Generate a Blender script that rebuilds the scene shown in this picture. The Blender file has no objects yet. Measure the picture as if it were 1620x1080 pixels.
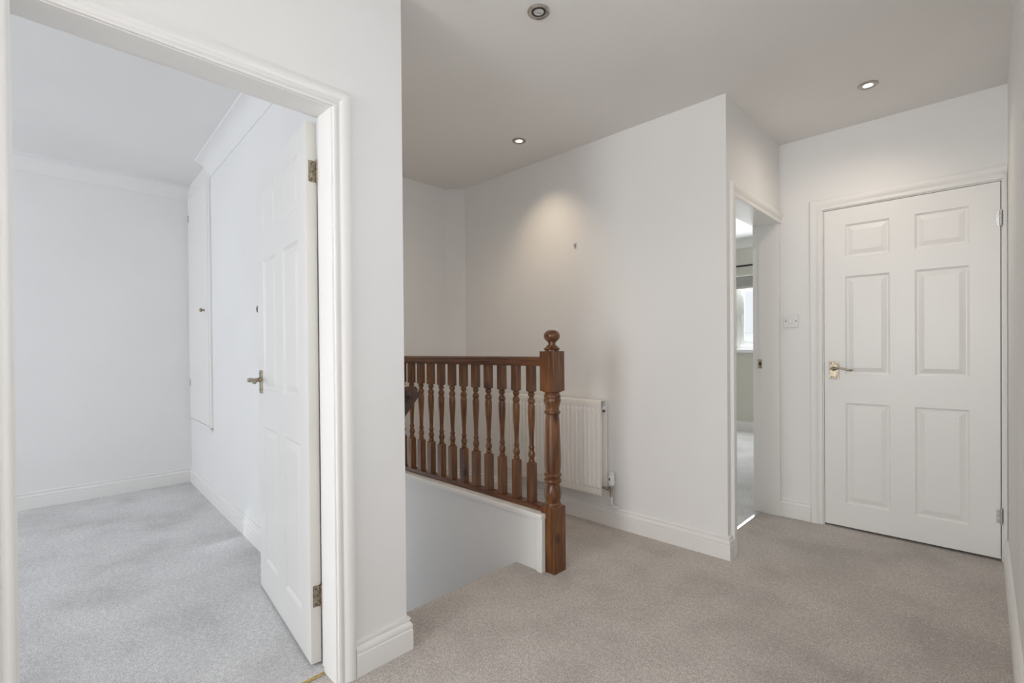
import bpy, bmesh, math, random
from mathutils import Vector, Matrix
random.seed(7)
sc = bpy.context.scene
COL = sc.collection
PI = math.pi

# ---------------------------------------------------------------- camera
EYE = 1.1297
yaw, pit, rol = math.radians(44.2605), math.radians(-0.3783), math.radians(-0.4641)
R0 = Vector((math.cos(yaw), math.sin(yaw), 0)); F0 = Vector((-math.sin(yaw), math.cos(yaw), 0)); U0 = Vector((0, 0, 1))
F1 = F0*math.cos(pit) + U0*math.sin(pit); U1 = -F0*math.sin(pit) + U0*math.cos(pit)
R2 = R0*math.cos(rol) + U1*math.sin(rol); U2 = -R0*math.sin(rol) + U1*math.cos(rol)
cd = bpy.data.cameras.new('camera'); cam = bpy.data.objects.new('camera', cd); COL.objects.link(cam)
cam.matrix_world = Matrix((( R2.x, U2.x, -F1.x, 0), (R2.y, U2.y, -F1.y, 0), (R2.z, U2.z, -F1.z, EYE), (0, 0, 0, 1)))
cd.sensor_width = 36; cd.lens = 766.23/1620*36; cd.shift_y = 17.82/1620; cd.clip_start = .02; cd.clip_end = 200
sc.camera = cam

# ---------------------------------------------------------------- view, world, big lights
sc.view_settings.view_transform = 'Standard'; sc.view_settings.look = 'None'
sc.view_settings.exposure = 0.0; sc.view_settings.gamma = 1.0; sc.view_settings.use_curve_mapping = False
sc.cycles.max_bounces = 16; sc.cycles.diffuse_bounces = 10; sc.cycles.glossy_bounces = 5; sc.cycles.transparent_max_bounces = 12
sc.cycles.caustics_reflective = False; sc.cycles.caustics_refractive = False
w = bpy.data.worlds.new('world'); sc.world = w; w.use_nodes = True
bg = w.node_tree.nodes['Background']; bg.inputs[0].default_value = (.90, .95, 1.0, 1); bg.inputs[1].default_value = 1.7

def area_light(name, loc, direction, sx, sy, power, color):
    l = bpy.data.lights.new(name, 'AREA'); l.shape = 'RECTANGLE'; l.size = sx; l.size_y = sy; l.energy = power; l.color = color
    o = bpy.data.objects.new(name, l); COL.objects.link(o); o.location = loc
    o.rotation_euler = Vector(direction).to_track_quat('-Z', 'Z').to_euler(); return o
area_light('landing_window_daylight', (-.78, -4.63, 1.45), (0, 1, .06), 1.25, 1.4, 84, (.975, .985, 1.0))
area_light('side_fill_light', (.15, .55, 1.55), (-1, .10, .06), 1.0, 1.1, 5.5, (.975, .985, 1.0))  # added fill out of view, lifting the stub wall and passage wall
area_light('left_room_window_daylight', (-3.3, -3.63, 1.5), (0, 1, .05), 2.3, 1.25, 44, (.94, .965, 1.0))
area_light('far_room_window_daylight', (-1.95, 6.96, 1.55), (0, -1, -.05), .9, .8, 40, (.93, .965, 1.0))
area_light('stair_fill_light', (-3.31, 1.45, -.1), (1, .1, .0), .62, 1.5, 1.0, (.84, .92, 1.0))  # added bluish fill low in the stairwell, unseen, brightening the apron wall

# ---------------------------------------------------------------- materials
def newmat(name):
    m = bpy.data.materials.new(name); m.use_nodes = True
    nt = m.node_tree; return m, nt, nt.nodes['Principled BSDF']
def N(nt, t, **kw):
    n = nt.nodes.new(t)
    for k, v in kw.items(): setattr(n, k, v)
    return n
def objcoord(nt, scale=(1, 1, 1)):
    t = N(nt, 'ShaderNodeTexCoord'); mp = N(nt, 'ShaderNodeMapping'); mp.inputs['Scale'].default_value = scale
    nt.links.new(t.outputs['Object'], mp.inputs['Vector']); return mp.outputs['Vector']
def noise(nt, vec, scale, detail=2, rough=.5):
    n = N(nt, 'ShaderNodeTexNoise'); n.inputs['Scale'].default_value = scale; n.inputs['Detail'].default_value = detail
    n.inputs['Roughness'].default_value = rough; nt.links.new(vec, n.inputs['Vector']); return n.outputs['Fac']
def ramp(nt, fac, stops):
    r = N(nt, 'ShaderNodeValToRGB'); e = r.color_ramp.elements
    e[0].position, e[0].color = stops[0][0], (*stops[0][1], 1); e[1].position, e[1].color = stops[-1][0], (*stops[-1][1], 1)
    for p, c in stops[1:-1]:
        q = e.new(p); q.color = (*c, 1)
    nt.links.new(fac, r.inputs['Fac']); return r.outputs['Color']
def bump(nt, b, fac, strength, dist):
    n = N(nt, 'ShaderNodeBump'); n.inputs['Strength'].default_value = strength; n.inputs['Distance'].default_value = dist
    nt.links.new(fac, n.inputs['Height']); nt.links.new(n.outputs['Normal'], b.inputs['Normal'])
def paint(name, col, rough, var=.015, bs=.06):
    m, nt, b = newmat(name); v = objcoord(nt)
    f = noise(nt, v, 1.6, 4)
    lo = tuple(max(0, c-var) for c in col); hi = tuple(min(1, c+var) for c in col)
    nt.links.new(ramp(nt, f, [(.3, lo), (.7, hi)]), b.inputs['Base Color'])
    b.inputs['Roughness'].default_value = rough
    bump(nt, b, noise(nt, v, 140, 2), bs, .002); return m
def metal(name, col, rough, dark=None):
    m, nt, b = newmat(name); v = objcoord(nt); b.inputs['Metallic'].default_value = 1
    d = dark or tuple(c*.6 for c in col)
    nt.links.new(ramp(nt, noise(nt, v, 90, 4), [(.35, d), (.65, col)]), b.inputs['Base Color'])
    b.inputs['Roughness'].default_value = rough; return m
def plain(name, col, rough=.5, **kw):
    m, nt, b = newmat(name); v = objcoord(nt)
    nt.links.new(ramp(nt, noise(nt, v, 30, 2), [(.3, tuple(c*.96 for c in col)), (.7, tuple(min(1, c*1.03) for c in col))]), b.inputs['Base Color'])
    b.inputs['Roughness'].default_value = rough
    for k, x in kw.items(): b.inputs[k].default_value = x
    return m
def carpet(name, a, b_, c):
    m, nt, b = newmat(name); v = objcoord(nt)
    fine = noise(nt, v, 190, 3, .7); mid = noise(nt, v, 60, 3, .65); big = noise(nt, v, 2.3, 4, .6)
    col = ramp(nt, fine, [(.34, a), (.5, b_), (.66, c)])
    mx = N(nt, 'ShaderNodeMix', data_type='RGBA', blend_type='MULTIPLY'); mx.inputs[0].default_value = 1
    nt.links.new(col, mx.inputs[6]); nt.links.new(ramp(nt, big, [(.36, (.80, .795, .79)), (.50, (.93, .93, .93)), (.62, (1, 1, 1))]), mx.inputs[7])
    mx2 = N(nt, 'ShaderNodeMix', data_type='RGBA', blend_type='MULTIPLY'); mx2.inputs[0].default_value = 1
    nt.links.new(mx.outputs[2], mx2.inputs[6]); nt.links.new(ramp(nt, mid, [(.35, (.84, .84, .84)), (.65, (1.06, 1.06, 1.06))]), mx2.inputs[7])
    nt.links.new(mx2.outputs[2], b.inputs['Base Color']); b.inputs['Roughness'].default_value = 1
    b.inputs['Specular IOR Level'].default_value = .1
    b.inputs['Sheen Weight'].default_value = .15
    bump(nt, b, fine, .9, .006); return m
def wood(name, c0, c1, c2, axis='z'):
    m, nt, b = newmat(name)
    s = {'z': (1, 1, .07), 'x': (.07, 1, 1)}[axis]
    t = N(nt, 'ShaderNodeTexCoord'); oi = N(nt, 'ShaderNodeObjectInfo')
    add = N(nt, 'ShaderNodeVectorMath', operation='ADD'); sc_ = N(nt, 'ShaderNodeVectorMath', operation='SCALE')
    cx = N(nt, 'ShaderNodeCombineXYZ')
    for k in ('X', 'Y', 'Z'): nt.links.new(oi.outputs['Random'], cx.inputs[k])
    nt.links.new(cx.outputs[0], sc_.inputs[0]); sc_.inputs['Scale'].default_value = 9
    nt.links.new(t.outputs['Object'], add.inputs[0]); nt.links.new(sc_.outputs[0], add.inputs[1])
    mp = N(nt, 'ShaderNodeMapping'); mp.inputs['Scale'].default_value = s; nt.links.new(add.outputs[0], mp.inputs['Vector'])
    g = noise(nt, mp.outputs[0], 75, 4, .6); l = noise(nt, mp.outputs[0], 20, 2)
    col = ramp(nt, g, [(.32, c0), (.5, c1), (.7, c2)])
    mx = N(nt, 'ShaderNodeMix', data_type='RGBA', blend_type='MULTIPLY'); mx.inputs[0].default_value = 1
    nt.links.new(col, mx.inputs[6]); nt.links.new(ramp(nt, l, [(.3, (.68, .62, .56)), (.7, (1.1, 1.1, 1.1))]), mx.inputs[7])
    vo = N(nt, 'ShaderNodeTexVoronoi'); vo.inputs['Scale'].default_value = 5.5
    mpk = N(nt, 'ShaderNodeMapping'); mpk.inputs['Scale'].default_value = (1.2, 1.2, .75) if axis == 'z' else (.75, 1.2, 1.2)
    nt.links.new(add.outputs[0], mpk.inputs['Vector']); nt.links.new(mpk.outputs[0], vo.inputs['Vector'])
    mk = N(nt, 'ShaderNodeMix', data_type='RGBA', blend_type='MULTIPLY'); mk.inputs[0].default_value = 1
    nt.links.new(mx.outputs[2], mk.inputs[6]); nt.links.new(ramp(nt, vo.outputs['Distance'], [(.03, (.22, .14, .1)), (.10, (.6, .5, .4)), (.17, (1, 1, 1))]), mk.inputs[7])
    nt.links.new(mk.outputs[2], b.inputs['Base Color']); b.inputs['Roughness'].default_value = .36
    b.inputs['Coat Weight'].default_value = .25; b.inputs['Coat Roughness'].default_value = .25
    bump(nt, b, g, .08, .002); return m

M = {}
M['wall'] = paint('wall_paint_white', (.80, .797, .79), .75)
M['wall_cool'] = paint('wall_paint_cool_white', (.80, .80, .80), .75)
M['sage'] = paint('wall_paint_sage', (.62, .61, .55), .8)
M['ceil'] = paint('ceiling_paint', (.78, .765, .745), .85)
M['gloss'] = paint('satin_white_woodwork', (.80, .79, .775), .48, .01, .015)
M['doorw'] = paint('satin_white_door', (.81, .803, .79), .36, .008, .02)
M['dooredge'] = paint('aged_white_door_edge', (.75, .735, .69), .45, .03, .02)
M['carpet'] = carpet('beige_carpet', (.38, .345, .315), (.64, .59, .545), (.88, .83, .785))
M['carpet2'] = carpet('grey_carpet', (.56, .555, .56), (.78, .775, .78), (.97, .97, .97))
M['wood'] = wood('stained_pine_upright', (.055, .017, .004), (.150, .054, .012), (.25, .102, .028))
M['woodx'] = wood('stained_pine_rail', (.045, .014, .005), (.125, .042, .013), (.21, .080, .028), 'x')
M['darkwood'] = wood('dark_stained_rail', (.02, .009, .006), (.05, .022, .014), (.10, .05, .03), 'x')
M['brass'] = metal('tarnished_brass', (.50, .44, .34), .36, (.26, .22, .16))
M['nickel'] = metal('brushed_nickel', (.60, .56, .52), .3, (.38, .35, .32))
M['hinge'] = metal('antique_hinge_metal', (.48, .41, .31), .4, (.20, .16, .11))
M['steel'] = metal('worn_steel', (.66, .66, .65), .35, (.4, .4, .4))
M['brightbrass'] = metal('bright_brass_strip', (.75, .55, .22), .3, (.5, .36, .14))
M['chrome'] = metal('bright_chrome_strip', (.8, .8, .8), .35, (.6, .6, .6))
M['enamel'] = paint('radiator_enamel', (.82, .80, .765), .3, .008, .0)
M['plastic'] = plain('white_plastic', (.74, .74, .74), .35)
M['upvc'] = plain('white_upvc', (.85, .86, .87), .3)
M['black'] = plain('black_metal', (.015, .015, .016), .4)
M['dark'] = plain('dark_screw', (.12, .11, .10), .5)
M['blind'] = paint('grey_patterned_blind_fabric', (.38, .38, .355), .9, .10, .3)
M['blindhem'] = plain('pale_blind_band', (.86, .86, .82), .8)
mt, nt_, b_ = newmat('lamp_glow'); b_.inputs['Base Color'].default_value = (1, .95, .85, 1)
b_.inputs['Emission Color'].default_value = (1, .93, .80, 1); b_.inputs['Emission Strength'].default_value = 9; M['glow'] = mt
M['reflector'] = plain('lamp_glass', (.70, .74, .76), .12, Metallic=.6)
mg, ntg, bgl = newmat('window_glass')
tr = N(ntg, 'ShaderNodeBsdfTransparent'); gl = N(ntg, 'ShaderNodeBsdfGlossy'); gl.inputs['Roughness'].default_value = .02
ms = N(ntg, 'ShaderNodeMixShader'); ms.inputs[0].default_value = .06
ntg.links.new(tr.outputs[0], ms.inputs[1]); ntg.links.new(gl.outputs[0], ms.inputs[2]); ntg.links.new(ms.outputs[0], ntg.nodes['Material Output'].inputs['Surface'])
M['glass'] = mg
M['render'] = plain('pale_rendered_wall', (.80, .80, .78), .8)
M['slate'] = plain('overexposed_roof_tiles', (.60, .60, .60), .8)  # tone lifted, putting the washing-out by daylight into the roof colour

# ---------------------------------------------------------------- helpers
def obj(name, bm, mat, parent=None, smooth=False, loc=None):
    me = bpy.data.meshes.new(name); bmesh.ops.recalc_face_normals(bm, faces=bm.faces); bm.to_mesh(me); bm.free()
    me.materials.append(M[mat] if isinstance(mat, str) else mat)
    if smooth:
        me.polygons.foreach_set('use_smooth', [True]*len(me.polygons))
        try: me.set_sharp_from_angle(angle=math.radians(38))
        except Exception: pass
    o = bpy.data.objects.new(name, me); COL.objects.link(o)
    if parent is not None: o.parent = parent
    if loc is not None: o.location = loc
    return o
def tag(o, label, cat, group=None, kind=None):
    o['label'] = label; o['category'] = cat
    if group: o['group'] = group
    if kind: o['kind'] = kind
    return o
def struct(name, bm, mat, label, cat, smooth=False):
    return tag(obj(name, bm, mat, smooth=smooth), label, cat, kind='structure')
def thing(name, label, cat, loc=(0, 0, 0), rotz=0, group=None, kind=None):
    o = bpy.data.objects.new(name, None); COL.objects.link(o); o.location = loc; o.rotation_euler = (0, 0, rotz)
    o.empty_display_size = .1
    return tag(o, label, cat, group, kind)
def box(bm, x0, x1, y0, y1, z0, z1, bev=0, seg=1):
    vs = [bm.verts.new((x, y, z)) for x in (x0, x1) for y in (y0, y1) for z in (z0, z1)]
    fs = [bm.faces.new([vs[i] for i in q]) for q in ((0, 1, 3, 2), (4, 6, 7, 5), (0, 4, 5, 1), (2, 3, 7, 6), (0, 2, 6, 4), (1, 5, 7, 3))]
    if bev > 0:
        es = list({e for f in fs for e in f.edges})
        bmesh.ops.bevel(bm, geom=es, offset=bev, segments=seg, profile=.5, affect='EDGES')
    return bm
def boxes(*bs, bev=0):
    bm = bmesh.new()
    for b in bs: box(bm, *b, bev=bev)
    return bm
def prism(bm, pts, z0, z1):
    a = [bm.verts.new((x, y, z0)) for x, y in pts]; b = [bm.verts.new((x, y, z1)) for x, y in pts]; n = len(pts)
    bm.faces.new(a[::-1]); bm.faces.new(b)
    for i in range(n): bm.faces.new((a[i], a[(i+1) % n], b[(i+1) % n], b[i]))
    return bm
def loft(bm, rings, closed=True, caps=True):
    R = [[bm.verts.new(p) for p in r] for r in rings]; n = len(R[0])
    for a, b in zip(R, R[1:]):
        for i in range(n if closed else n-1):
            try: bm.faces.new((a[i], a[(i+1) % n], b[(i+1) % n], b[i]))
            except ValueError: pass
    if caps:
        try: bm.faces.new(R[0][::-1]); bm.faces.new(R[-1])
        except ValueError: pass
    return bm
def lathe(bm, prof, cx=0, cy=0, n=28, axis='z', org=(0, 0, 0)):
    rings = []
    for r, h in prof:
        rg = []
        for k in range(n):
            a = 2*PI*k/n; u, v = r*math.cos(a), r*math.sin(a)
            p = {'z': (cx+u, cy+v, h), 'y': (u, h, v), 'x': (h, u, v)}[axis]
            rg.append((p[0]+org[0], p[1]+org[1], p[2]+org[2]))
        rings.append(rg)
    return loft(bm, rings)
def tube(bm, pts, r, n=12):
    pts = [Vector(p) for p in pts]; rings = []
    for i, p in enumerate(pts):
        t = (pts[min(i+1, len(pts)-1)]-pts[max(i-1, 0)]).normalized()
        up = Vector((0, 0, 1)) if abs(t.z) < .9 else Vector((1, 0, 0))
        a = t.cross(up).normalized(); b = t.cross(a).normalized()
        rr = r[i] if isinstance(r, (list, tuple)) else r
        rings.append([p + a*rr*math.cos(2*PI*k/n) + b*rr*math.sin(2*PI*k/n) for k in range(n)])
    return loft(bm, rings)
def usweep(bm, prof, a0, a1, ztop, mp, zbot=0.0):
    """profile [(off, out)] swept up the left, over the head and down the right of an opening a0..a1, mitred"""
    rings = []
    for ia, (a, z, so, st) in enumerate(((a0, zbot, -1, 0), (a0, ztop, -1, 1), (a1, ztop, 1, 1), (a1, zbot, 1, 0))):
        rings.append([mp(a+so*o, z+st*o, d) for o, d in prof])
    return loft(bm, rings)
def plansweep(bm, prof, path, z0=0.0, side=1):
    """profile [(distance from wall, height)] swept along a plan path, mitred; side=+1 grows to the left of travel"""
    P = [Vector((x, y)) for x, y in path]; rings = []
    for i, p in enumerate(P):
        d0 = (P[i]-P[i-1]).normalized() if i > 0 else None
        d1 = (P[i+1]-P[i]).normalized() if i < len(P)-1 else None
        if d0 is None: d0 = d1
        if d1 is None: d1 = d0
        n0 = Vector((-d0.y, d0.x))*side; n1 = Vector((-d1.y, d1.x))*side
        m = (n0+n1).normalized(); k = 1/max(.3, m.dot(n0))
        rings.append([(p.x+m.x*k*d, p.y+m.y*k*d, z0+h) for d, h in prof])
    return loft(bm, rings)

CASE = [(.006, 0), (.006, .008), (.010, .0105), (.019, .0105), (.022, .0085), (.026, .0085), (.030, .012), (.038, .0165), (.046, .019), (.058, .0195), (.063, .0175), (.066, .012), (.066, 0)]
CASE_W = [(o*1.13, d) for o, d in CASE]
SKIRT = [(0, 0), (.018, 0), (.018, .074), (.0155, .077), (.0155, .081), (.0175, .086), (.0155, .096), (.010, .103), (.0075, .105), (.0075, .108), (.011, .111), (.0115, .116), (.009, .120), (.004, .122), (0, .122)]
COVE = [(0, 0), (.098, 0), (.098, .010)] + [(.098-.090*math.sin(t), .106-.094*math.cos(t)) for t in [k*PI/2/8 for k in range(9)]] + [(.006, .112), (0, .112)]

XA, YB, YC, XD, YE, XG, H = -1.568, 1.025, 2.649, -.981, 3.593, .089, 2.482
LX, LH = -1.705, 2.555                                   # room side of the left wall, left room ceiling
def skew(x): return .948 + (-2.843-x)*.0502 + .018       # face of the left room's right hand wall
XW = -3.25                                               # stairwell end wall
BX = -4.971

# ---------------------------------------------------------------- floors
bm = bmesh.new()
prism(bm, [(XA-.09, -4.6), (XG, -4.6), (XG, YE+.04), (-1.10, YE+.04), (-1.10, 2.76), (XD-.0, 2.76), (XD, YC), (XW, YC), (XW, 1.87), (-1.772, 1.87), (-1.772, YB), (XA-.09, YB)], -.22, 0)
struct('floor', bm, 'carpet', 'beige grey carpet of the landing', 'floor')
bm = bmesh.new()                                         # rounded carpet edge over the top stair
pr = [(-1.772, 0)] + [(-1.780-.018*math.sin(t), -.018+.018*math.cos(t)) for t in [k*PI/8 for k in range(1, 9)]] + [(-1.772, -.036)]
loft(bm, [[(x, y, z) for x, z in pr] for y in (YB, 1.87)])
# the flight below it
for i in range(6):
    x1 = -1.79-.235*i; z1 = -.19*(i+1)
    box(bm, x1-.25, x1, YB, 1.87, z1-.25, z1, .008)
struct('floor', bm, 'carpet', 'beige carpeted stair flight going down beside the white apron wall', 'stairs')
struct('floor', prism(bmesh.new(), [(BX, -3.6), (XA-.09, -3.6), (XA-.09, .77), (LX, .77), (LX, 1.0), (BX, 1.09)], -.2, -.0), 'carpet2', 'pale grey carpet of the room through the left doorway', 'floor')
struct('floor', boxes((-4.2, -1.10, 2.76, 7.0, -.2, 0)), 'carpet2', 'pale grey carpet of the room with the window', 'floor')
struct('floor', boxes((XW-.1, -1.4, YB-.1, 2.7, -2.5, -2.4)), 'carpet', 'carpet at the foot of the stairwell', 'floor')

# ---------------------------------------------------------------- walls
T = 2.62
bm = boxes((LX, XA, -4.7, -.04, 0, T), (LX, XA, -.04, .787, 1.985, T))
struct('wall_left', bm, 'wall', 'white wall around the open doorway at the left', 'wall')
bm = bmesh.new()
prism(bm, [(XA, .787), (XA, YB), (XW, YB), (XW, 1.2), (BX-.1, 1.2), (BX-.1, skew(BX-.1)), (LX, skew(LX)), (LX, .787)], -2.4, T)
struct('wall_partition', bm, 'wall_cool', 'white stub wall between the left room and the stairs', 'wall')
struct('wall_back', prism(bmesh.new(), [(XD, YC), (XD, 2.76), (XD-.153, 2.76), (-4.2, 2.76), (-4.2, 2.70), (XW-.1, 2.70), (XW-.1, 2.547), (XW, 2.547), (-3.122, YC)], -2.4, T), 'wall', 'white wall behind the radiator and balustrade', 'wall')
struct('wall_stairwell', boxes((XW-.1, XW, 1.80, 2.547, -2.4, T), (XW-.1, XW, YB, 1.80, -2.4, -.9), (XW-.1, XW, YB, 1.80, .7, T), (XW-.1, XW, YB, 1.10, -.9, .7)), 'wall', 'white end wall of the stairwell', 'wall')  # low unseen opening added to let the stair fill through
struct('wall_passage', boxes((XD-.153, XD, 2.76, YE+.1, 1.99, T), (XD-.153, XD, 3.588, YE+.1, 0, 1.99)), 'wall', 'short white wall above the narrow doorway', 'wall')
bm = boxes((XD-.05, -.762, YE, YE+.1, 0, T), (-.762, XG+.1, YE, YE+.1, 2.02, T))
struct('wall_end', bm, 'wall', 'white end wall around the closed door', 'wall')
struct('wall_right', boxes((XG, XG+.1, -4.7, 0, 0, T), (XG, XG+.1, 1.10, YE+.6, 0, T), (XG, XG+.1, 0, 1.10, 0, 1.0), (XG, XG+.1, 0, 1.10, 2.1, T)), 'wall', 'white wall at the right edge', 'wall')  # unseen opening added beside the camera for the side fill
bm = boxes((XA, XG, -4.7, -4.6, 0, .72), (XA, XG, -4.7, -4.6, 2.2, T), (XA, -1.44, -4.7, -4.6, .72, 2.2), (-.12, XG, -4.7, -4.6, .72, 2.2))
struct('wall_front', bm, 'wall', 'white landing wall with the daylight window, behind the viewer', 'wall')
struct('wall_light_block', boxes((-.9, -.8, YE+.1, 4.2, 0, T), (-.9, XG+.1, 4.2, 4.3, 0, T), (-.9, XG+.1, YE+.04, 4.3, -.2, -.002), (-.9, XG+.1, YE+.1, 4.3, T-.05, T)), 'wall', 'unseen walls added to keep light out of the closed door gaps', 'wall')  # added closure that stops sky light leaking round the door leaf
# left room
struct('wall_left_room_back', boxes((BX-.1, BX, -3.7, 1.2, 0, T)), 'wall_cool', 'pale back wall of the room through the left doorway', 'wall')
struct('wall_left_room_front', boxes((BX-.1, LX, -3.7, -3.6, 0, .85), (BX-.1, LX, -3.7, -3.6, 2.15, T), (BX-.1, -4.5, -3.7, -3.6, .85, 2.15), (-2.1, LX, -3.7, -3.6, .85, 2.15)), 'wall_cool', 'window wall of the left room, out of view', 'wall')
# far room
WX0, WX1, WZ0, WZ1, WY = -2.455, -1.50, 1.06, 2.11, 6.948
bm = boxes((-4.2, WX0, WY, WY+.25, 0, 2.7), (WX1, -.95, WY, WY+.25, 0, 2.7), (WX0, WX1, WY, WY+.25, 0, WZ0), (WX0, WX1, WY, WY+.25, WZ1, 2.7))
struct('wall_far_room_window', bm, 'sage', 'sage green wall with the window, seen through the narrow doorway', 'wall')
struct('wall_far_room_side', boxes((-4.3, -4.2, 2.7, WY+.25, 0, 2.7), (XD-.153, -.88, YE+.1, WY+.25, 0, 2.7)), 'sage', 'side walls of the far room', 'wall')

# ---------------------------------------------------------------- ceilings
bm = bmesh.new()
prism(bm, [(XG+.1, -4.7), (XG+.1, YE+.1), (XD-.1, YE+.1), (XD-.1, 2.72), (XW-.1, 2.72), (XW-.1, 1.06), (-1.65, .97), (-1.65, -4.7)], H, 2.60)
struct('ceiling', bm, 'ceil', 'off-white landing ceiling with recessed spotlights', 'ceiling')
struct('ceiling', boxes((BX-.1, -1.66, -3.7, 1.15, LH, 2.7)), 'wall_cool', 'white ceiling of the left room', 'ceiling')
struct('ceiling', boxes((-4.3, -.95, 2.70, 7.2, 2.60, 2.75)), 'wall_cool', 'white ceiling of the room with the window', 'ceiling')

# ---------------------------------------------------------------- door casings and linings
mapL = lambda a, z, d: (XA+d, a, z)                       # left doorway (landing face)
tagc = lambda n, bm, lab: struct(n, bm, 'gloss', lab, 'door frame', smooth=True)
tagc('trim_1', usweep(bmesh.new(), CASE, 0, .747, 1.945, mapL), 'white moulded architrave around the left doorway')
LIN = [(0, 0), (0, -.094), (.014, -.094), (.014, -.137), (.036, -.137), (.036, 0)]
tagc('trim_2', usweep(bmesh.new(), LIN, 0, .747, 1.948, mapL), 'white door lining with rebate inside the left doorway')
bm = usweep(bmesh.new(), CASE, -.012, .759, 1.957, lambda a, z, d: (LX-d*.6, a, z))
tagc('trim_3', bm, 'architrave on the room side of the left doorway')
mapP = lambda a, z, d: (XD+d, min(a, YE-.001), z)         # passage doorway
bm = loft(bmesh.new(), [[mapP(2.768-o, z+q*o, d) for o, d in CASE_W] for z, q in ((0, 0), (1.952, 1))] + [[(XD+d, YE, 1.952+o) for o, d in CASE_W]])
tagc('trim_4', bm, 'white moulded architrave around the narrow doorway by the wall corner')
tagc('trim_5', usweep(bmesh.new(), [(0, 0), (0, -.125), (.012, -.125), (.012, -.168), (.024, -.168), (.024, 0)], 2.775, 3.568, 1.958, lambda a, z, d: (XD+d, min(a, 3.588), z)), 'white lining inside the narrow doorway')
mapE = lambda a, z, d: (min(a, XG-.001), YE-d, z)         # closed door
tagc('trim_6', usweep(bmesh.new(), CASE_W, -.729, .066, 1.990, mapE), 'white moulded architrave around the closed door')
tagc('trim_7', usweep(bmesh.new(), [(0, -.001), (0, -.040), (-.012, -.040), (-.012, -.085), (.028, -.085), (.028, -.001)], -.729, .066, 1.990, lambda a, z, d: (a, YE-d, z)), 'lining behind the closed door')

# ---------------------------------------------------------------- skirting boards
def skirt(name, path, side, label, dz=0): struct(name, plansweep(bmesh.new(), SKIRT, path, dz, side), 'gloss', label, 'skirting board', smooth=True)
skirt('baseboard_left', [(XA, .813), (XA, YB), (-1.772, YB)], -1, 'white skirting board wrapping the end of the left stub wall')
skirt('baseboard_left_front', [(XA, -4.6), (XA, -.066)], -1, 'skirting along the left wall before the doorway')
skirt('baseboard_back', [(XW, 1.99), (XW, 2.547), (-3.122, YC), (XD, YC), (XD, 2.695)], -1, 'white skirting board below the radiator, turning the wall corner')
skirt('baseboard_end', [(XD, YE), (-.803, YE)], -1, 'short white skirting board under the light switch')
skirt('baseboard_right', [(XG, YE-.022), (XG, -4.6)], -1, 'white skirting board along the right wall')
skirt('baseboard_left_room_back', [(BX, -3.6), (BX, skew(BX)), (LX, skew(LX))], -1, 'white skirting board round the corner of the left room')
skirt('baseboard_far_room', [(-4.2, WY), (-1.13, WY)], -1, 'white skirting board under the window of the far room')

# coving
bm = bmesh.new(); prof = [(d, LH-h) for d, h in COVE]
plansweep(bm, prof, [(BX, -3.6), (BX, skew(BX)-.0)], 0, -1)
struct('trim_8', bm, 'wall_cool', 'plain white coving along the back wall of the left room', 'coving', smooth=True)
bm = bmesh.new(); plansweep(bm, [(d*.9, LH-h*1.12) for d, h in COVE], [(-4.19, skew(-4.19)), (LX, skew(LX))], 0, -1)
struct('trim_9', bm, 'wall_cool', 'deep white coving above the open door, stopping short of the cupboard', 'coving', smooth=True)
bm = bmesh.new(); plansweep(bm, [(d, 2.60-h) for d, h in COVE], [(-4.2, WY), (-1.13, WY)], 0, -1)
struct('trim_10', bm, 'wall_cool', 'white coving above the window of the far room', 'coving', smooth=True)

# ---------------------------------------------------------------- six panel doors (local: s along x 0..w, face at y=0 looking to -y, back at y=t)
def door_leaf(w_, t, z0, z1, dz, handed=1):
    bm = bmesh.new()
    cols = [(.110, .331), (w_-.345, w_-.117)] if handed > 0 else [(.111, .333), (.448, .670)]
    rows = [(.160, .783), (.960+dz*.4, 1.565+dz), (1.682+dz, 1.884+dz)]
    xs = sorted({0, w_, *[v for c in cols for v in c]}); zs = sorted({z0, z1, *[v for r in rows for v in r]})
    for yf, s in ((0, 1), (t, -1)):
        G = {(i, j): bm.verts.new((x, yf, z)) for i, x in enumerate(xs) for j, z in enumerate(zs)}
        for i in range(len(xs)-1):
            for j in range(len(zs)-1):
                q = [G[i, j], G[i+1, j], G[i+1, j+1], G[i, j+1]]
                if i % 2 == 1 and j % 2 == 1:
                    prev = q
                    for ins, dep in ((.004, .0035), (.010, .0085), (.016, .0085), (.040, .0015), (.042, .0010)):
                        x0, x1_, a0, a1 = xs[i]+ins, xs[i+1]-ins, zs[j]+ins, zs[j+1]-ins
                        nw = [bm.verts.new((x, yf+s*dep, z)) for x, z in ((x0, a0), (x1_, a0), (x1_, a1), (x0, a1))]
                        for k in range(4): bm.faces.new((prev[k], prev[(k+1) % 4], nw[(k+1) % 4], nw[k]))
                        prev = nw
                    bm.faces.new(prev)
                else: bm.faces.new(q)
        if s == 1: G0 = G
        else: G1 = G
    nx, nz = len(xs)-1, len(zs)-1
    for i in range(nx):
        bm.faces.new((G0[i, 0], G0[i+1, 0], G1[i+1, 0], G1[i, 0])); bm.faces.new((G0[i, nz], G0[i+1, nz], G1[i+1, nz], G1[i, nz]))
    for j in range(nz):
        bm.faces.new((G0[0, j], G0[0, j+1], G1[0, j+1], G1[0, j])); bm.faces.new((G0[nx, j], G0[nx, j+1], G1[nx, j+1], G1[nx, j]))
    return bm

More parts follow.
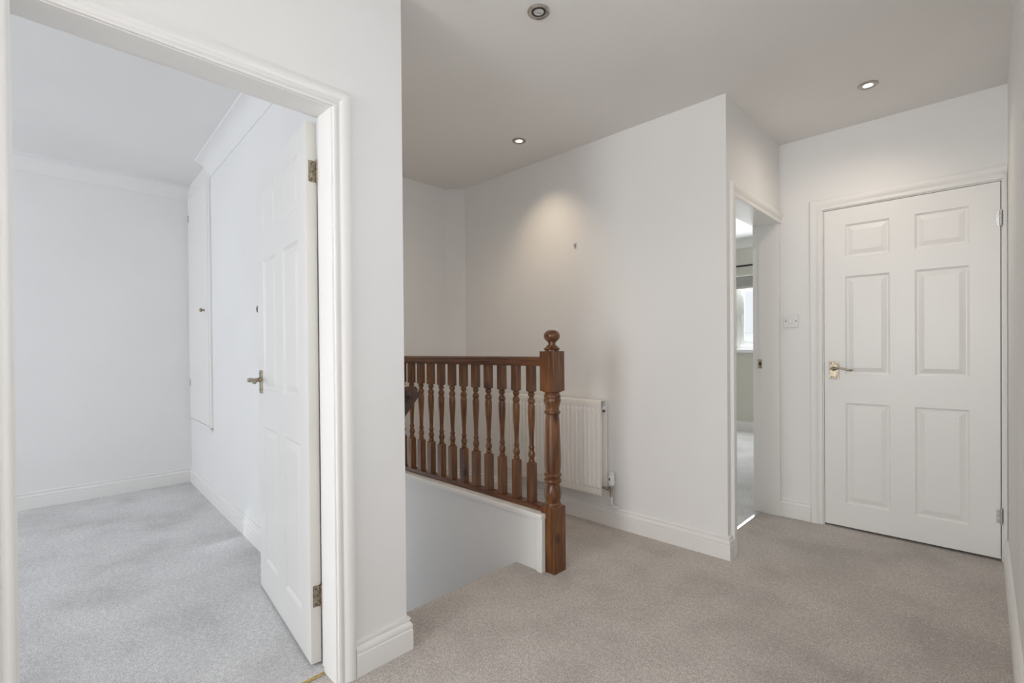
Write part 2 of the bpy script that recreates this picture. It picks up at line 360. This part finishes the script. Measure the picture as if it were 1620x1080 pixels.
def lever_handle(parent, s, zc, dirn, mat, lab):
    """backplate at s, lever sticking out to -y and turning along x by dirn"""
    bm = bmesh.new(); box(bm, s-.026, s+.026, -.004, .001, zc-.058, zc+.050, .0015)
    box(bm, s-.019, s+.019, -.006, -.003, zc-.050, zc+.042, .001)
    p = obj('door_handle', bm, mat, parent); p['label'] = lab
    bm = bmesh.new(); lathe(bm, [(.0135, -.004), (.0135, -.010), (.009, -.016), (.0075, -.030), (.0078, -.044), (.011, -.050), (.009, -.058), (.003, -.062)], n=18, axis='y', org=(s, 0, zc+.006))
    tube(bm, [(s+dirn*x, y, zc+.006+z) for x, y, z in ((0, -.047, 0), (.015, -.050, .003), (.035, -.052, .006), (.058, -.052, .002), (.078, -.050, -.006), (.092, -.047, -.008), (.102, -.043, -.004))], [.0075, .0075, .0068, .0062, .0066, .0068, .004])
    obj('lever', bm, mat, p, True)
    bm = bmesh.new()
    for a in (-1, 1):
        for b in (-1, 1): lathe(bm, [(.0032, -.0035), (.0032, -.0068), (.001, -.0074)], n=10, axis='y', org=(s+a*.0145, 0, zc-.004+b*.040))
    obj('screw', bm, 'dark', p)
    return p

# closed door
D1 = thing('door_1', 'closed white six-panel door with lever handle on the end wall', 'door', (-.726, YE-.002, 0), kind='structure')
obj('door_leaf', door_leaf(.788, .036, .014, 1.986, 0), 'doorw', D1)
lever_handle(D1, .052, .988, 1, 'brass', 'aged brass lever handle on a rectangular plate')
for z in (1.795, .238):
    bm = bmesh.new()
    for k in range(5): lathe(bm, [(.0062, z-.038+k*.0155), (.0062, z-.038+k*.0155+.0138)], .7905, -.005, 14)
    lathe(bm, [(.004, z-.043), (.004, z+.044)], .7905, -.005, 10); box(bm, .772, .789, -.0015, .001, z-.038, z+.038)
    obj('hinge', bm, 'steel', D1, True)['label'] = 'steel butt hinge at the right edge'
box(bm := bmesh.new(), -.0035, -.0005, .004, .010, .955, 1.03); obj('latch', bm, 'dark', D1)

# open door in the left room: hinge at (-1.716,.727), swung a little past square
ang = math.atan2(.816-.727, -2.493+1.718)
D2 = thing('door_2', 'open white six-panel door swung into the left room', 'door', (-1.722, .727, 0), ang-PI, kind='structure')
# local +x must run from hinge to free edge while the visible face looks to -y
def flip(bm):
    for v in bm.verts: v.co.x = -v.co.x
    return bm
obj('door_leaf', flip(door_leaf(.778, .036, .010, 1.948, -.018, -1)), 'doorw', D2)
bm = boxes((-.0002, .0006, .0005, .0355, .012, 1.946)); obj('door_edge', bm, 'dooredge', D2)['label'] = 'yellowed paint on the hinge edge'
h = lever_handle(D2, -.718, .992, 1, 'brass', 'aged brass lever handle seen edge-on'); 
for z in (1.772, .250):
    bm = boxes((.0004, .0020, .008, .037, z-.038, z+.038))
    for k in range(5): lathe(bm, [(.0055, z-.038+k*.0155), (.0055, z-.038+k*.0155+.0138)], .006, .037, 14)
    lathe(bm, [(.0035, z-.042), (.0035, z+.043)], .006, .037, 10)
    hh = obj('hinge', bm, 'hinge', D2, True); hh['label'] = 'tarnished brass butt hinge'
    bm = bmesh.new()
    for q, dz in ((.018, .026), (.024, 0), (.018, -.026)): lathe(bm, [(.004, .0016), (.0038, .0026), (.001, .003)], n=10, axis='x', org=(0, q, z+dz))
    obj('screw', bm, 'dark', hh)

# ---------------------------------------------------------------- thresholds, strike plate
o = obj('threshold_strip', boxes((-.007, .007, -.372, .372, 0, .0045), bev=.0015), 'brightbrass', loc=(-1.657, .374, 0)); tag(o, 'thin brass carpet strip across the foot of the left doorway', 'threshold strip')
o = obj('threshold_strip', boxes((-.010, .010, -.395, .395, 0, .004), bev=.0015), 'chrome', loc=(-1.105, 3.172, 0)); tag(o, 'shiny silver carpet strip across the foot of the narrow doorway', 'threshold strip')
SP = thing('strike_plate', 'small brass strike plate in the lining of the narrow doorway', 'strike plate', (-1.101, 3.568, 1.018))
obj('plate', boxes((-.013, .013, -.0015, 0, -.031, .031), bev=.0006), 'brass', SP)
obj('latch_hole', boxes((-.006, .007, -.0022, -.001, -.012, .012)), 'black', SP)

# ---------------------------------------------------------------- balustrade
BY = 1.917
BAL = thing('balustrade', 'stained pine balustrade with turned spindles and ball-topped newel beside the stairs', 'balustrade', (-1.583, BY, 0))
def sq(r, z, c=0):                                       # square ring with chamfered corners, 8 points
    c = max(c, .0006); return [(r-c, -r, z), (r, -r+c, z), (r, r-c, z), (r-c, r, z), (-r+c, r, z), (-r, r-c, z), (-r, -r+c, z), (-r+c, -r, z)]
def turned(half, zb0, zb1, prof, zt0, zt1, n=24, sh=.012):
    bm = bmesh.new()
    loft(bm, [sq(half, zb0, .002), sq(half, zb1-sh*.35, .002), sq(half*.93, zb1-sh*.1, half*.35), sq(half*.62, zb1+sh*.3, half*.3)])
    lathe(bm, prof, n=n)
    loft(bm, [sq(half*.62, zt0-sh*.3, half*.3), sq(half*.93, zt0+sh*.1, half*.35), sq(half, zt0+sh*.35, .002), sq(half, zt1, .002)])
    return bm
nprof = [(.036, .325), (.040, .331), (.0425, .337), (.0425, .343), (.038, .349), (.036, .352), (.0385, .362), (.0425, .378), (.0440, .395), (.0425, .412), (.039, .430), (.0365, .442), (.037, .446),
         (.044, .452), (.0455, .460), (.044, .466), (.0375, .471), (.0375, .476), (.043, .481), (.0455, .488), (.043, .495), (.0385, .499), (.0400, .510), (.0425, .535), (.0430, .570), (.0415, .630),
         (.0390, .700), (.0365, .770), (.0345, .792), (.035, .797), (.040, .802), (.042, .808), (.040, .814), (.0355, .819), (.0350, .828), (.0365, .838), (.0405, .852), (.0435, .864), (.0440, .872),
         (.0415, .877), (.041, .881), (.0435, .886), (.0435, .892), (.040, .897), (.034, .915)]
NW = obj('newel_post', turned(.0455, 0, .335, nprof, .912, 1.120, 36, .020), 'wood', BAL, True)
bm = bmesh.new()
lathe(bm, [(.012, 1.116), (.036, 1.119), (.036, 1.1265), (.040, 1.129), (.0415, 1.132), (.040, 1.135), (.034, 1.139), (.029, 1.144), (.0265, 1.147), (.026, 1.1505), (.022, 1.1515), (.0185, 1.153), (.018, 1.158), (.0185, 1.162), (.0215, 1.163), (.0215, 1.167), (.0235, 1.169)] +
      [(.0415*math.sin(t)**.85, 1.1975-.0315*math.cos(t)) for t in [PI*k/16 for k in range(4, 16)]] + [(.0008, 1.229)], n=36)
obj('finial', bm, 'wood', NW, True)
bprof = [(.0125, .528), (.0165, .533), (.0170, .539), (.0150, .545), (.0125, .549), (.0155, .555), (.0185, .563), (.0190, .571), (.0170, .581), (.0135, .590), (.0128, .598), (.0150, .603), (.0165, .608), (.0140, .613), (.0118, .620),
         (.0125, .650), (.0150, .700), (.0185, .755), (.0200, .800), (.0195, .828), (.0165, .838), (.0160, .841), (.0190, .846), (.0205, .853), (.0195, .861), (.0155, .869), (.0120, .874), (.0118, .877), (.0165, .883), (.0190, .890), (.0165, .898), (.0125, .905)]
bm = turned(.0205, .318, .528, bprof, .905, 1.046, 20, .012)
bal0 = None
for i in range(13):
    x = -1.7275-.1115*i + 1.583
    if bal0 is None: bal0 = obj('baluster', bm, 'wood', BAL, True); b = bal0
    else: b = bal0.copy(); COL.objects.link(b); b.parent = BAL
    b.location = (x, 0, 0)
def xrail(prof, x0, x1): return loft(bmesh.new(), [[(x, y, z) for y, z in prof] for x in (x0, x1)])
hr = [(-.031, 1.046), (-.031, 1.062), (-.028, 1.066), (-.031, 1.071), (-.031, 1.082), (-.024, 1.089), (-.010, 1.092), (.010, 1.092), (.024, 1.089), (.031, 1.082), (.031, 1.071), (.028, 1.066), (.031, 1.062), (.031, 1.046), (.021, 1.042), (-.021, 1.042)]
XL = XW + 1.583
obj('handrail', xrail(hr, XL+.001, -.046), 'woodx', BAL, True)
br = [(-.030, .296), (-.030, .312), (-.024, .320), (.024, .320), (.030, .312), (.030, .296)]
obj('base_rail', xrail(br, XL+.001, -.046), 'woodx', BAL, True)

# apron wall under it, with its white capping
bm = boxes((XW, -1.630, 1.853, 1.975, -2.4, .272)); struct('wall_apron', bm, 'wall_cool', 'white apron wall under the balustrade dropping into the stairwell', 'wall')
cp = [(1.838, .268), (1.838, .286), (1.845, .294), (1.990, .294), (1.996, .286), (1.996, .262), (1.978, .262), (1.978, .270), (1.852, .270), (1.852, .262)]
bm = loft(bmesh.new(), [[(x, y, z) for y, z in cp] for x in (XW, -1.596)])
bm2 = box(bm, -1.632, -1.594, 1.838, 1.869, .0, .270, .003)
struct('trim_11', bm, 'gloss', 'white capping board along the top and end of the apron wall', 'capping', smooth=True)

# lower handrail fixed to the stub wall
SH = thing('stair_handrail', 'dark wooden handrail end sloping down the stairs on the stub wall', 'handrail', (-1.655, 1.075, .985))
prof = [(.010, -.052), (.004, -.040), (.006, -.026), (0, -.016), (.003, -.004), (.012, 0), (.050, 0), (.060, -.004), (.063, -.016), (.057, -.026), (.059, -.040), (.053, -.052)]
dn = Vector((-.743, -.669)); nn = Vector((-.669, .743))
rings = [[(dn.x*L+nn.x*h_, d_, dn.y*L+nn.y*h_) for d_, h_ in prof] for L in (0, 1.85)]
obj('rail', loft(bmesh.new(), rings), 'darkwood', SH, True)
for k in (.25, 1.15):
    bm = tube(bmesh.new(), [(-k, -.05, -.90*k-.10), (-k, .01, -.90*k-.11), (-k, .032, -.90*k-.065)], .007)
    obj('bracket', bm, 'brass', SH, True)

# ---------------------------------------------------------------- radiator
RX0, RX1, RZ0, RZ1 = -2.553, -1.720, .208, .800
RAD = thing('radiator', 'white panel radiator with vertical flutes on the wall behind the newel', 'radiator', ((RX0+RX1)/2, 2.60, RZ0))
W2, HH = (RX1-RX0)/2, RZ1-RZ0
def flutes(y0, back):
    bm = bmesh.new(); n = 25; pitch = 2*W2/n; rows = [0, .012, .040, .056, HH-.056, HH-.040, HH-.012, HH]
    xs = []
    for k in range(n):
        for f in (0, .24, .40, .62, .78): xs.append((-W2+pitch*(k+f), 1 if f in (.40, .62) and 0 <= k < n else 0))
    xs.append((W2, 0)); xs[0] = (-W2, 0)
    G = []
    for zi, z in enumerate(rows):
        deep = 1 if 3 <= zi <= 4 else 0; edge = .004 if zi in (0, len(rows)-1) else 0
        G.append([bm.verts.new((x, y0+(-.013*d*deep+edge)*back, z)) for x, d in xs])
    for a, b in zip(G, G[1:]):
        for i in range(len(xs)-1): bm.faces.new((a[i], a[i+1], b[i+1], b[i]))
    r = bmesh.ops.extrude_face_region(bm, geom=list(bm.faces))
    for v in [g for g in r['geom'] if isinstance(g, bmesh.types.BMVert)]: v.co.y = y0+.012*back
    return bm
obj('front_panel', flutes(-.050, 1), 'enamel', RAD, True)
obj('back_panel', flutes(.030, -1), 'enamel', RAD, True)
bm = bmesh.new()
for k in range(26): box(bm, -W2+.02+k*(2*W2-.04)/26, -W2+.02+k*(2*W2-.04)/26+.0015, -.037, .017, .05, HH-.04)
obj('convector_fins', bm, 'enamel', RAD)
obj('side_panel', boxes((-W2-.004, -W2+.002, -.046, .026, .004, HH-.004), bev=.0012), 'enamel', RAD)
obj('side_panel', boxes((W2-.030, W2-.026, -.036, .016, .02, HH-.05), bev=.0012), 'enamel', RAD)
bm = boxes((-W2+.004, W2-.004, -.044, .024, HH-.002, HH+.002), bev=.001); obj('top_grille', bm, 'enamel', RAD)
bm = bmesh.new(); lathe(bm, [(.014, W2-.006), (.014, W2+.010), (.009, W2+.012), (.009, W2+.022), (.004, W2+.024)], n=16, axis='x', org=(0, -.010, HH-.045))
obj('vent_plug', bm, 'plastic', RAD, True)
bm = boxes((W2-.001, W2+.004, -.020, .002, HH-.068, HH-.054)); obj('blanking_port', bm, 'black', RAD)
bm = tube(bmesh.new(), [(W2-.01, -.010, .045), (W2+.052, -.010, .045)], .008); tube(bm, [(W2+.052, -.010, .012), (W2+.052, -.010, .075)], [.009, .009])
lathe(bm, [(.013, .030), (.013, .060)], W2+.052, -.010, 6); tube(bm, [(W2+.016, -.010, .045), (W2+.034, -.010, .045)], .0125, 6); lathe(bm, [(.0115, .000), (.0115, .018)], W2+.052, -.010, 6)
V = obj('valve', bm, 'nickel', RAD, True)
bm = bmesh.new(); lathe(bm, [(.015, .070), (.019, .076), (.0205, .084), (.0205, .128), (.0190, .131), (.0190, .135), (.0200, .137), (.0185, .150), (.010, .1525)], W2+.052, -.010, 24)
obj('valve_head', bm, 'plastic', V, True)
obj('valve_marking', boxes((W2+.047, W2+.057, -.0315, -.030, .103, .120)), 'dark', V)
bm = tube(bmesh.new(), [(W2+.052, -.010, .004), (W2+.052, -.010, -.040), (W2+.056, -.006, -.060), (W2+.064, .010, -.070), (W2+.070, .032, -.072), (W2+.070, .049, -.072)], .0078)
lathe(bm, [(.018, .0), (.018, .006), (.010, .008)], n=18, axis='y', org=(W2+.070, .041, -.072))
obj('pipe', bm, 'plastic', RAD, True)

# ---------------------------------------------------------------- recessed spotlights
def spotlight(x, y, lit, label):
    t = thing('recessed_spotlight', label, 'spotlight', (x, y, H), group=None)
    bm = bmesh.new(); prof = [(.0445, .001), (.0445, -.003), (.041, -.0065), (.034, -.0065), (.0290, -.003), (.0275, -.001)]
    n = 36
    loft(bm, [[(r*math.cos(2*PI*k/n), r*math.sin(2*PI*k/n), h) for k in range(n)] for r, h in prof], caps=False)
    obj('bezel', bm, 'nickel', t, True)
    bm = bmesh.new(); loft(bm, [[(r*math.cos(2*PI*k/n), r*math.sin(2*PI*k/n), h) for k in range(n)] for r, h in ((.0290, -.0024), (.0215, -.0036))], caps=False)
    obj('inner_ring', bm, 'black' if not lit else 'nickel', t, True)
    bm = bmesh.new(); lathe(bm, [(.0240, -.0005), (.0240, -.0016), (.016, -.0032), (.004, -.0038)], n=28); 
    obj('lamp', bm, 'glow' if lit else 'reflector', t, True)
    if not lit:
        bm = bmesh.new(); lathe(bm, [(.005, -.003), (.005, -.006), (.002, -.0068)], n=12); box(bm, -.0035, .0035, .006, .021, -.0036, -.0028)
        obj('bulb', bm, 'steel', t, True)
    return t
S0 = spotlight(-1.276, 1.478, False, 'unlit recessed spotlight with dark ring at the top edge, nearest the viewer')
S1 = spotlight(-2.156, 2.294, True, 'lit recessed spotlight over the stairs in front of the radiator wall')
S2 = spotlight(-.428, 3.092, True, 'lit recessed spotlight in front of the closed door')
S3 = spotlight(-2.45, 1.44, True, 'lit recessed spotlight added out of view to brighten the stairwell')  # extra fitting hidden behind the stub wall, added to lift the dark stairwell
for S, e in ((S1, 15), (S2, 14), (S3, 15)):
    l = bpy.data.lights.new('spot_beam', 'SPOT'); l.energy = e; l.color = (1.0, .80, .58); l.spot_size = math.radians(96 if S is S1 else 155); l.spot_blend = 1; l.shadow_soft_size = .022
    o = bpy.data.objects.new('spot_beam', l); COL.objects.link(o); o.parent = S; o.location = (0, 0, -.012)
    if S is S1: o.rotation_euler = (math.radians(12), math.radians(3), 0)
    if S is S2: o.rotation_euler = (0, math.radians(9), 0); l.color = (1.0, .87, .73)

# ---------------------------------------------------------------- small wall items
LS = thing('light_switch', 'square white single light switch between the doorways', 'light switch', (-.9155, YE, 1.303))
obj('plate', boxes((-.043, .043, -.009, 0, -.043, .043), bev=.003), 'plastic', LS)
bm = boxes((-.013, .011, -.0125, -.008, -.018, .012), bev=.002); obj('rocker', bm, 'plastic', LS)
for s in (-.030, .030):
    bm = lathe(bmesh.new(), [(.0042, -.0085), (.0040, -.0098), (.001, -.010)], n=12, axis='y', org=(s, 0, 0)); obj('screw', bm, 'dark', LS)
PH = thing('picture_hook', 'tiny bent metal picture hook alone on the wall above the radiator', 'hook', (-1.976, YC, 1.830))
bm = tube(bmesh.new(), [(-.013, -.003, .010), (-.006, -.004, .006), (-.003, -.006, -.010), (0, -.008, -.020), (.003, -.006, -.010), (.009, -.004, .014)], .0022, 8)
tube(bm, [(-.001, 0, .0), (-.001, -.010, -.002)], .0022, 8); obj('wire', bm, 'nickel', PH, True)
PH2 = thing('door_stop', 'small dark round stop on the wall at the free edge of the open door', 'door stop', (-2.915, skew(-2.915), 1.368))
bm = lathe(bmesh.new(), [(.006, 0), (.006, -.008), (.014, -.012), (.020, -.016), (.018, -.020), (.004, -.023)], n=20, axis='y'); obj('stop_head', bm, 'dark', PH2, True)
obj('backplate', lathe(bmesh.new(), [(.012, .0), (.012, -.003)], n=20, axis='y'), 'nickel', PH2)

# cupboard in the left room (local x along wall, -y into the room)
a = math.atan2(-.0502, 1)
CX = -4.535
CUP = thing('wall_cupboard', 'tall narrow white built-in cupboard in the corner of the left room', 'cupboard', (CX, skew(CX), 0), a)
cw = .36
bm = bmesh.new()
for b in ((-cw-.045, -cw, .545, 2.445), (cw, cw+.045, .545, 2.445), (-cw-.045, cw+.045, .530, .562), (-cw-.045, cw+.045, 2.445, 2.462)): box(bm, b[0], b[1], -.014, 0, b[2], b[3], .002)
obj('frame', bm, 'gloss', CUP)
obj('header_board', boxes((-cw-.045, cw+.01, -.010, 0, 2.466, LH-.001), bev=.002), 'gloss', CUP)
CD = obj('door', boxes((-cw+.004, cw-.003, -.017, -.001, .568, 2.438), bev=.0015), 'gloss', CUP)
bm = lathe(bmesh.new(), [(.010, -.017), (.007, -.019), (.006, -.028), (.011, -.034), (.0155, -.040), (.0150, -.046), (.008, -.050)], n=20, axis='y', org=(cw-.125, 0, 1.452)); obj('knob', bm, 'hinge', CD, True)['label'] = 'small dark metal knob'
for z in (2.27, .87):
    bm = lathe(bmesh.new(), [(.004, z-.03), (.004, z+.03)], -cw, -.019, 10); box(bm, -cw, -cw+.018, -.0185, -.0165, z-.028, z+.028); obj('hinge', bm, 'steel', CD)

# ---------------------------------------------------------------- far room window, blind and pole
WN = thing('window_1', 'white plastic window of the far room glimpsed through the narrow doorway', 'window', (WX0, WY+.06, WZ0), kind='structure')
ww, wh = WX1-WX0, WZ1-WZ0
def ring(bm, x0, x1, z0, z1, t, y0, y1, bev=.003):
    for b in ((x0, x0+t, z0, z1), (x1-t, x1, z0, z1), (x0+t, x1-t, z0, z0+t), (x0+t, x1-t, z1-t, z1)): box(bm, b[0], b[1], y0, y1, b[2], b[3], bev)
    return bm
obj('window_frame', ring(bmesh.new(), 0, ww, .06, wh, .045, 0, .06), 'upvc', WN)
SA = obj('sash', ring(bmesh.new(), .045, ww-.045, .105, wh-.045, .048, -.008, .045), 'upvc', WN)
obj('pane', boxes((.093, ww-.093, .016, .022, .153, wh-.093)), 'glass', SA)
bm = boxes((.060, .078, -.022, -.008, .47, .53), bev=.003); tube(bm, [(.069, -.020, .50), (.069, -.030, .50), (.069, -.033, .47), (.070, -.032, .39)], .008); obj('handle', bm, 'plastic', SA, True)
obj('sill', boxes((-.04, ww+.04, -.10, .06, .0, .055), bev=.008), 'upvc', WN)
RB = thing('roman_blind', 'folded grey patterned roman blind across the top of the far window', 'blind', (WX0, WY-.035, 1.92))
obj('header_batten', boxes((-.03, ww+.03, 0, .03, .178, .192), bev=.002), 'blindhem', RB)
bm = bmesh.new()
loft(bm, [[(x, y, z) for y, z in ((.028, .178), (.012, .178), (.006, .15), (.0, .06), (-.006, .022), (.010, .018), (.016, .06), (.028, .10))] for x in (-.03, ww+.03)])
obj('fabric', bm, 'blind', RB)
obj('hem', boxes((-.03, ww+.03, -.010, .014, .000, .016), (-.03, ww+.03, -.004, .018, .028, .040), bev=.003), 'blindhem', RB)
CP = thing('curtain_pole', 'thin black curtain pole above the grey blind', 'curtain pole', (WX0, WY-.07, 2.235))
obj('pole', tube(bmesh.new(), [(-.25, 0, 0), (ww+.15, 0, 0)], .0125, 14), 'black', CP, True)
for x in (-.252, ww+.152): obj('finial', lathe(bmesh.new(), [(.013, x-.018), (.022, x-.006), (.022, x+.006), (.012, x+.018)], n=14, axis='x'), 'black', CP, True)
for x in (-.15, ww+.06): obj('bracket', tube(bmesh.new(), [(x, .0, 0), (x, .07, 0)], .006, 8), 'black', CP, True)
# house across the street beyond the window
HB = thing('neighbouring_house', 'washed-out pale house outside the far window', 'building', (-4, 16, -3))
obj('wall', boxes((-8, 6, 0, 6, 0, 4.6)), 'render', HB)
obj('roof', loft(bmesh.new(), [[(x, -.3, 4.6), (x, 3, 6.4), (x, 6.3, 4.6)] for x in (-8.3, 6.3)]), 'slate', HB)
for x in (-3.2, .2, 3.4):
    obj('window', ring(bmesh.new(), x, x+1.3, 2.3, 3.6, .07, -.03, .02, .0), 'upvc', HB)
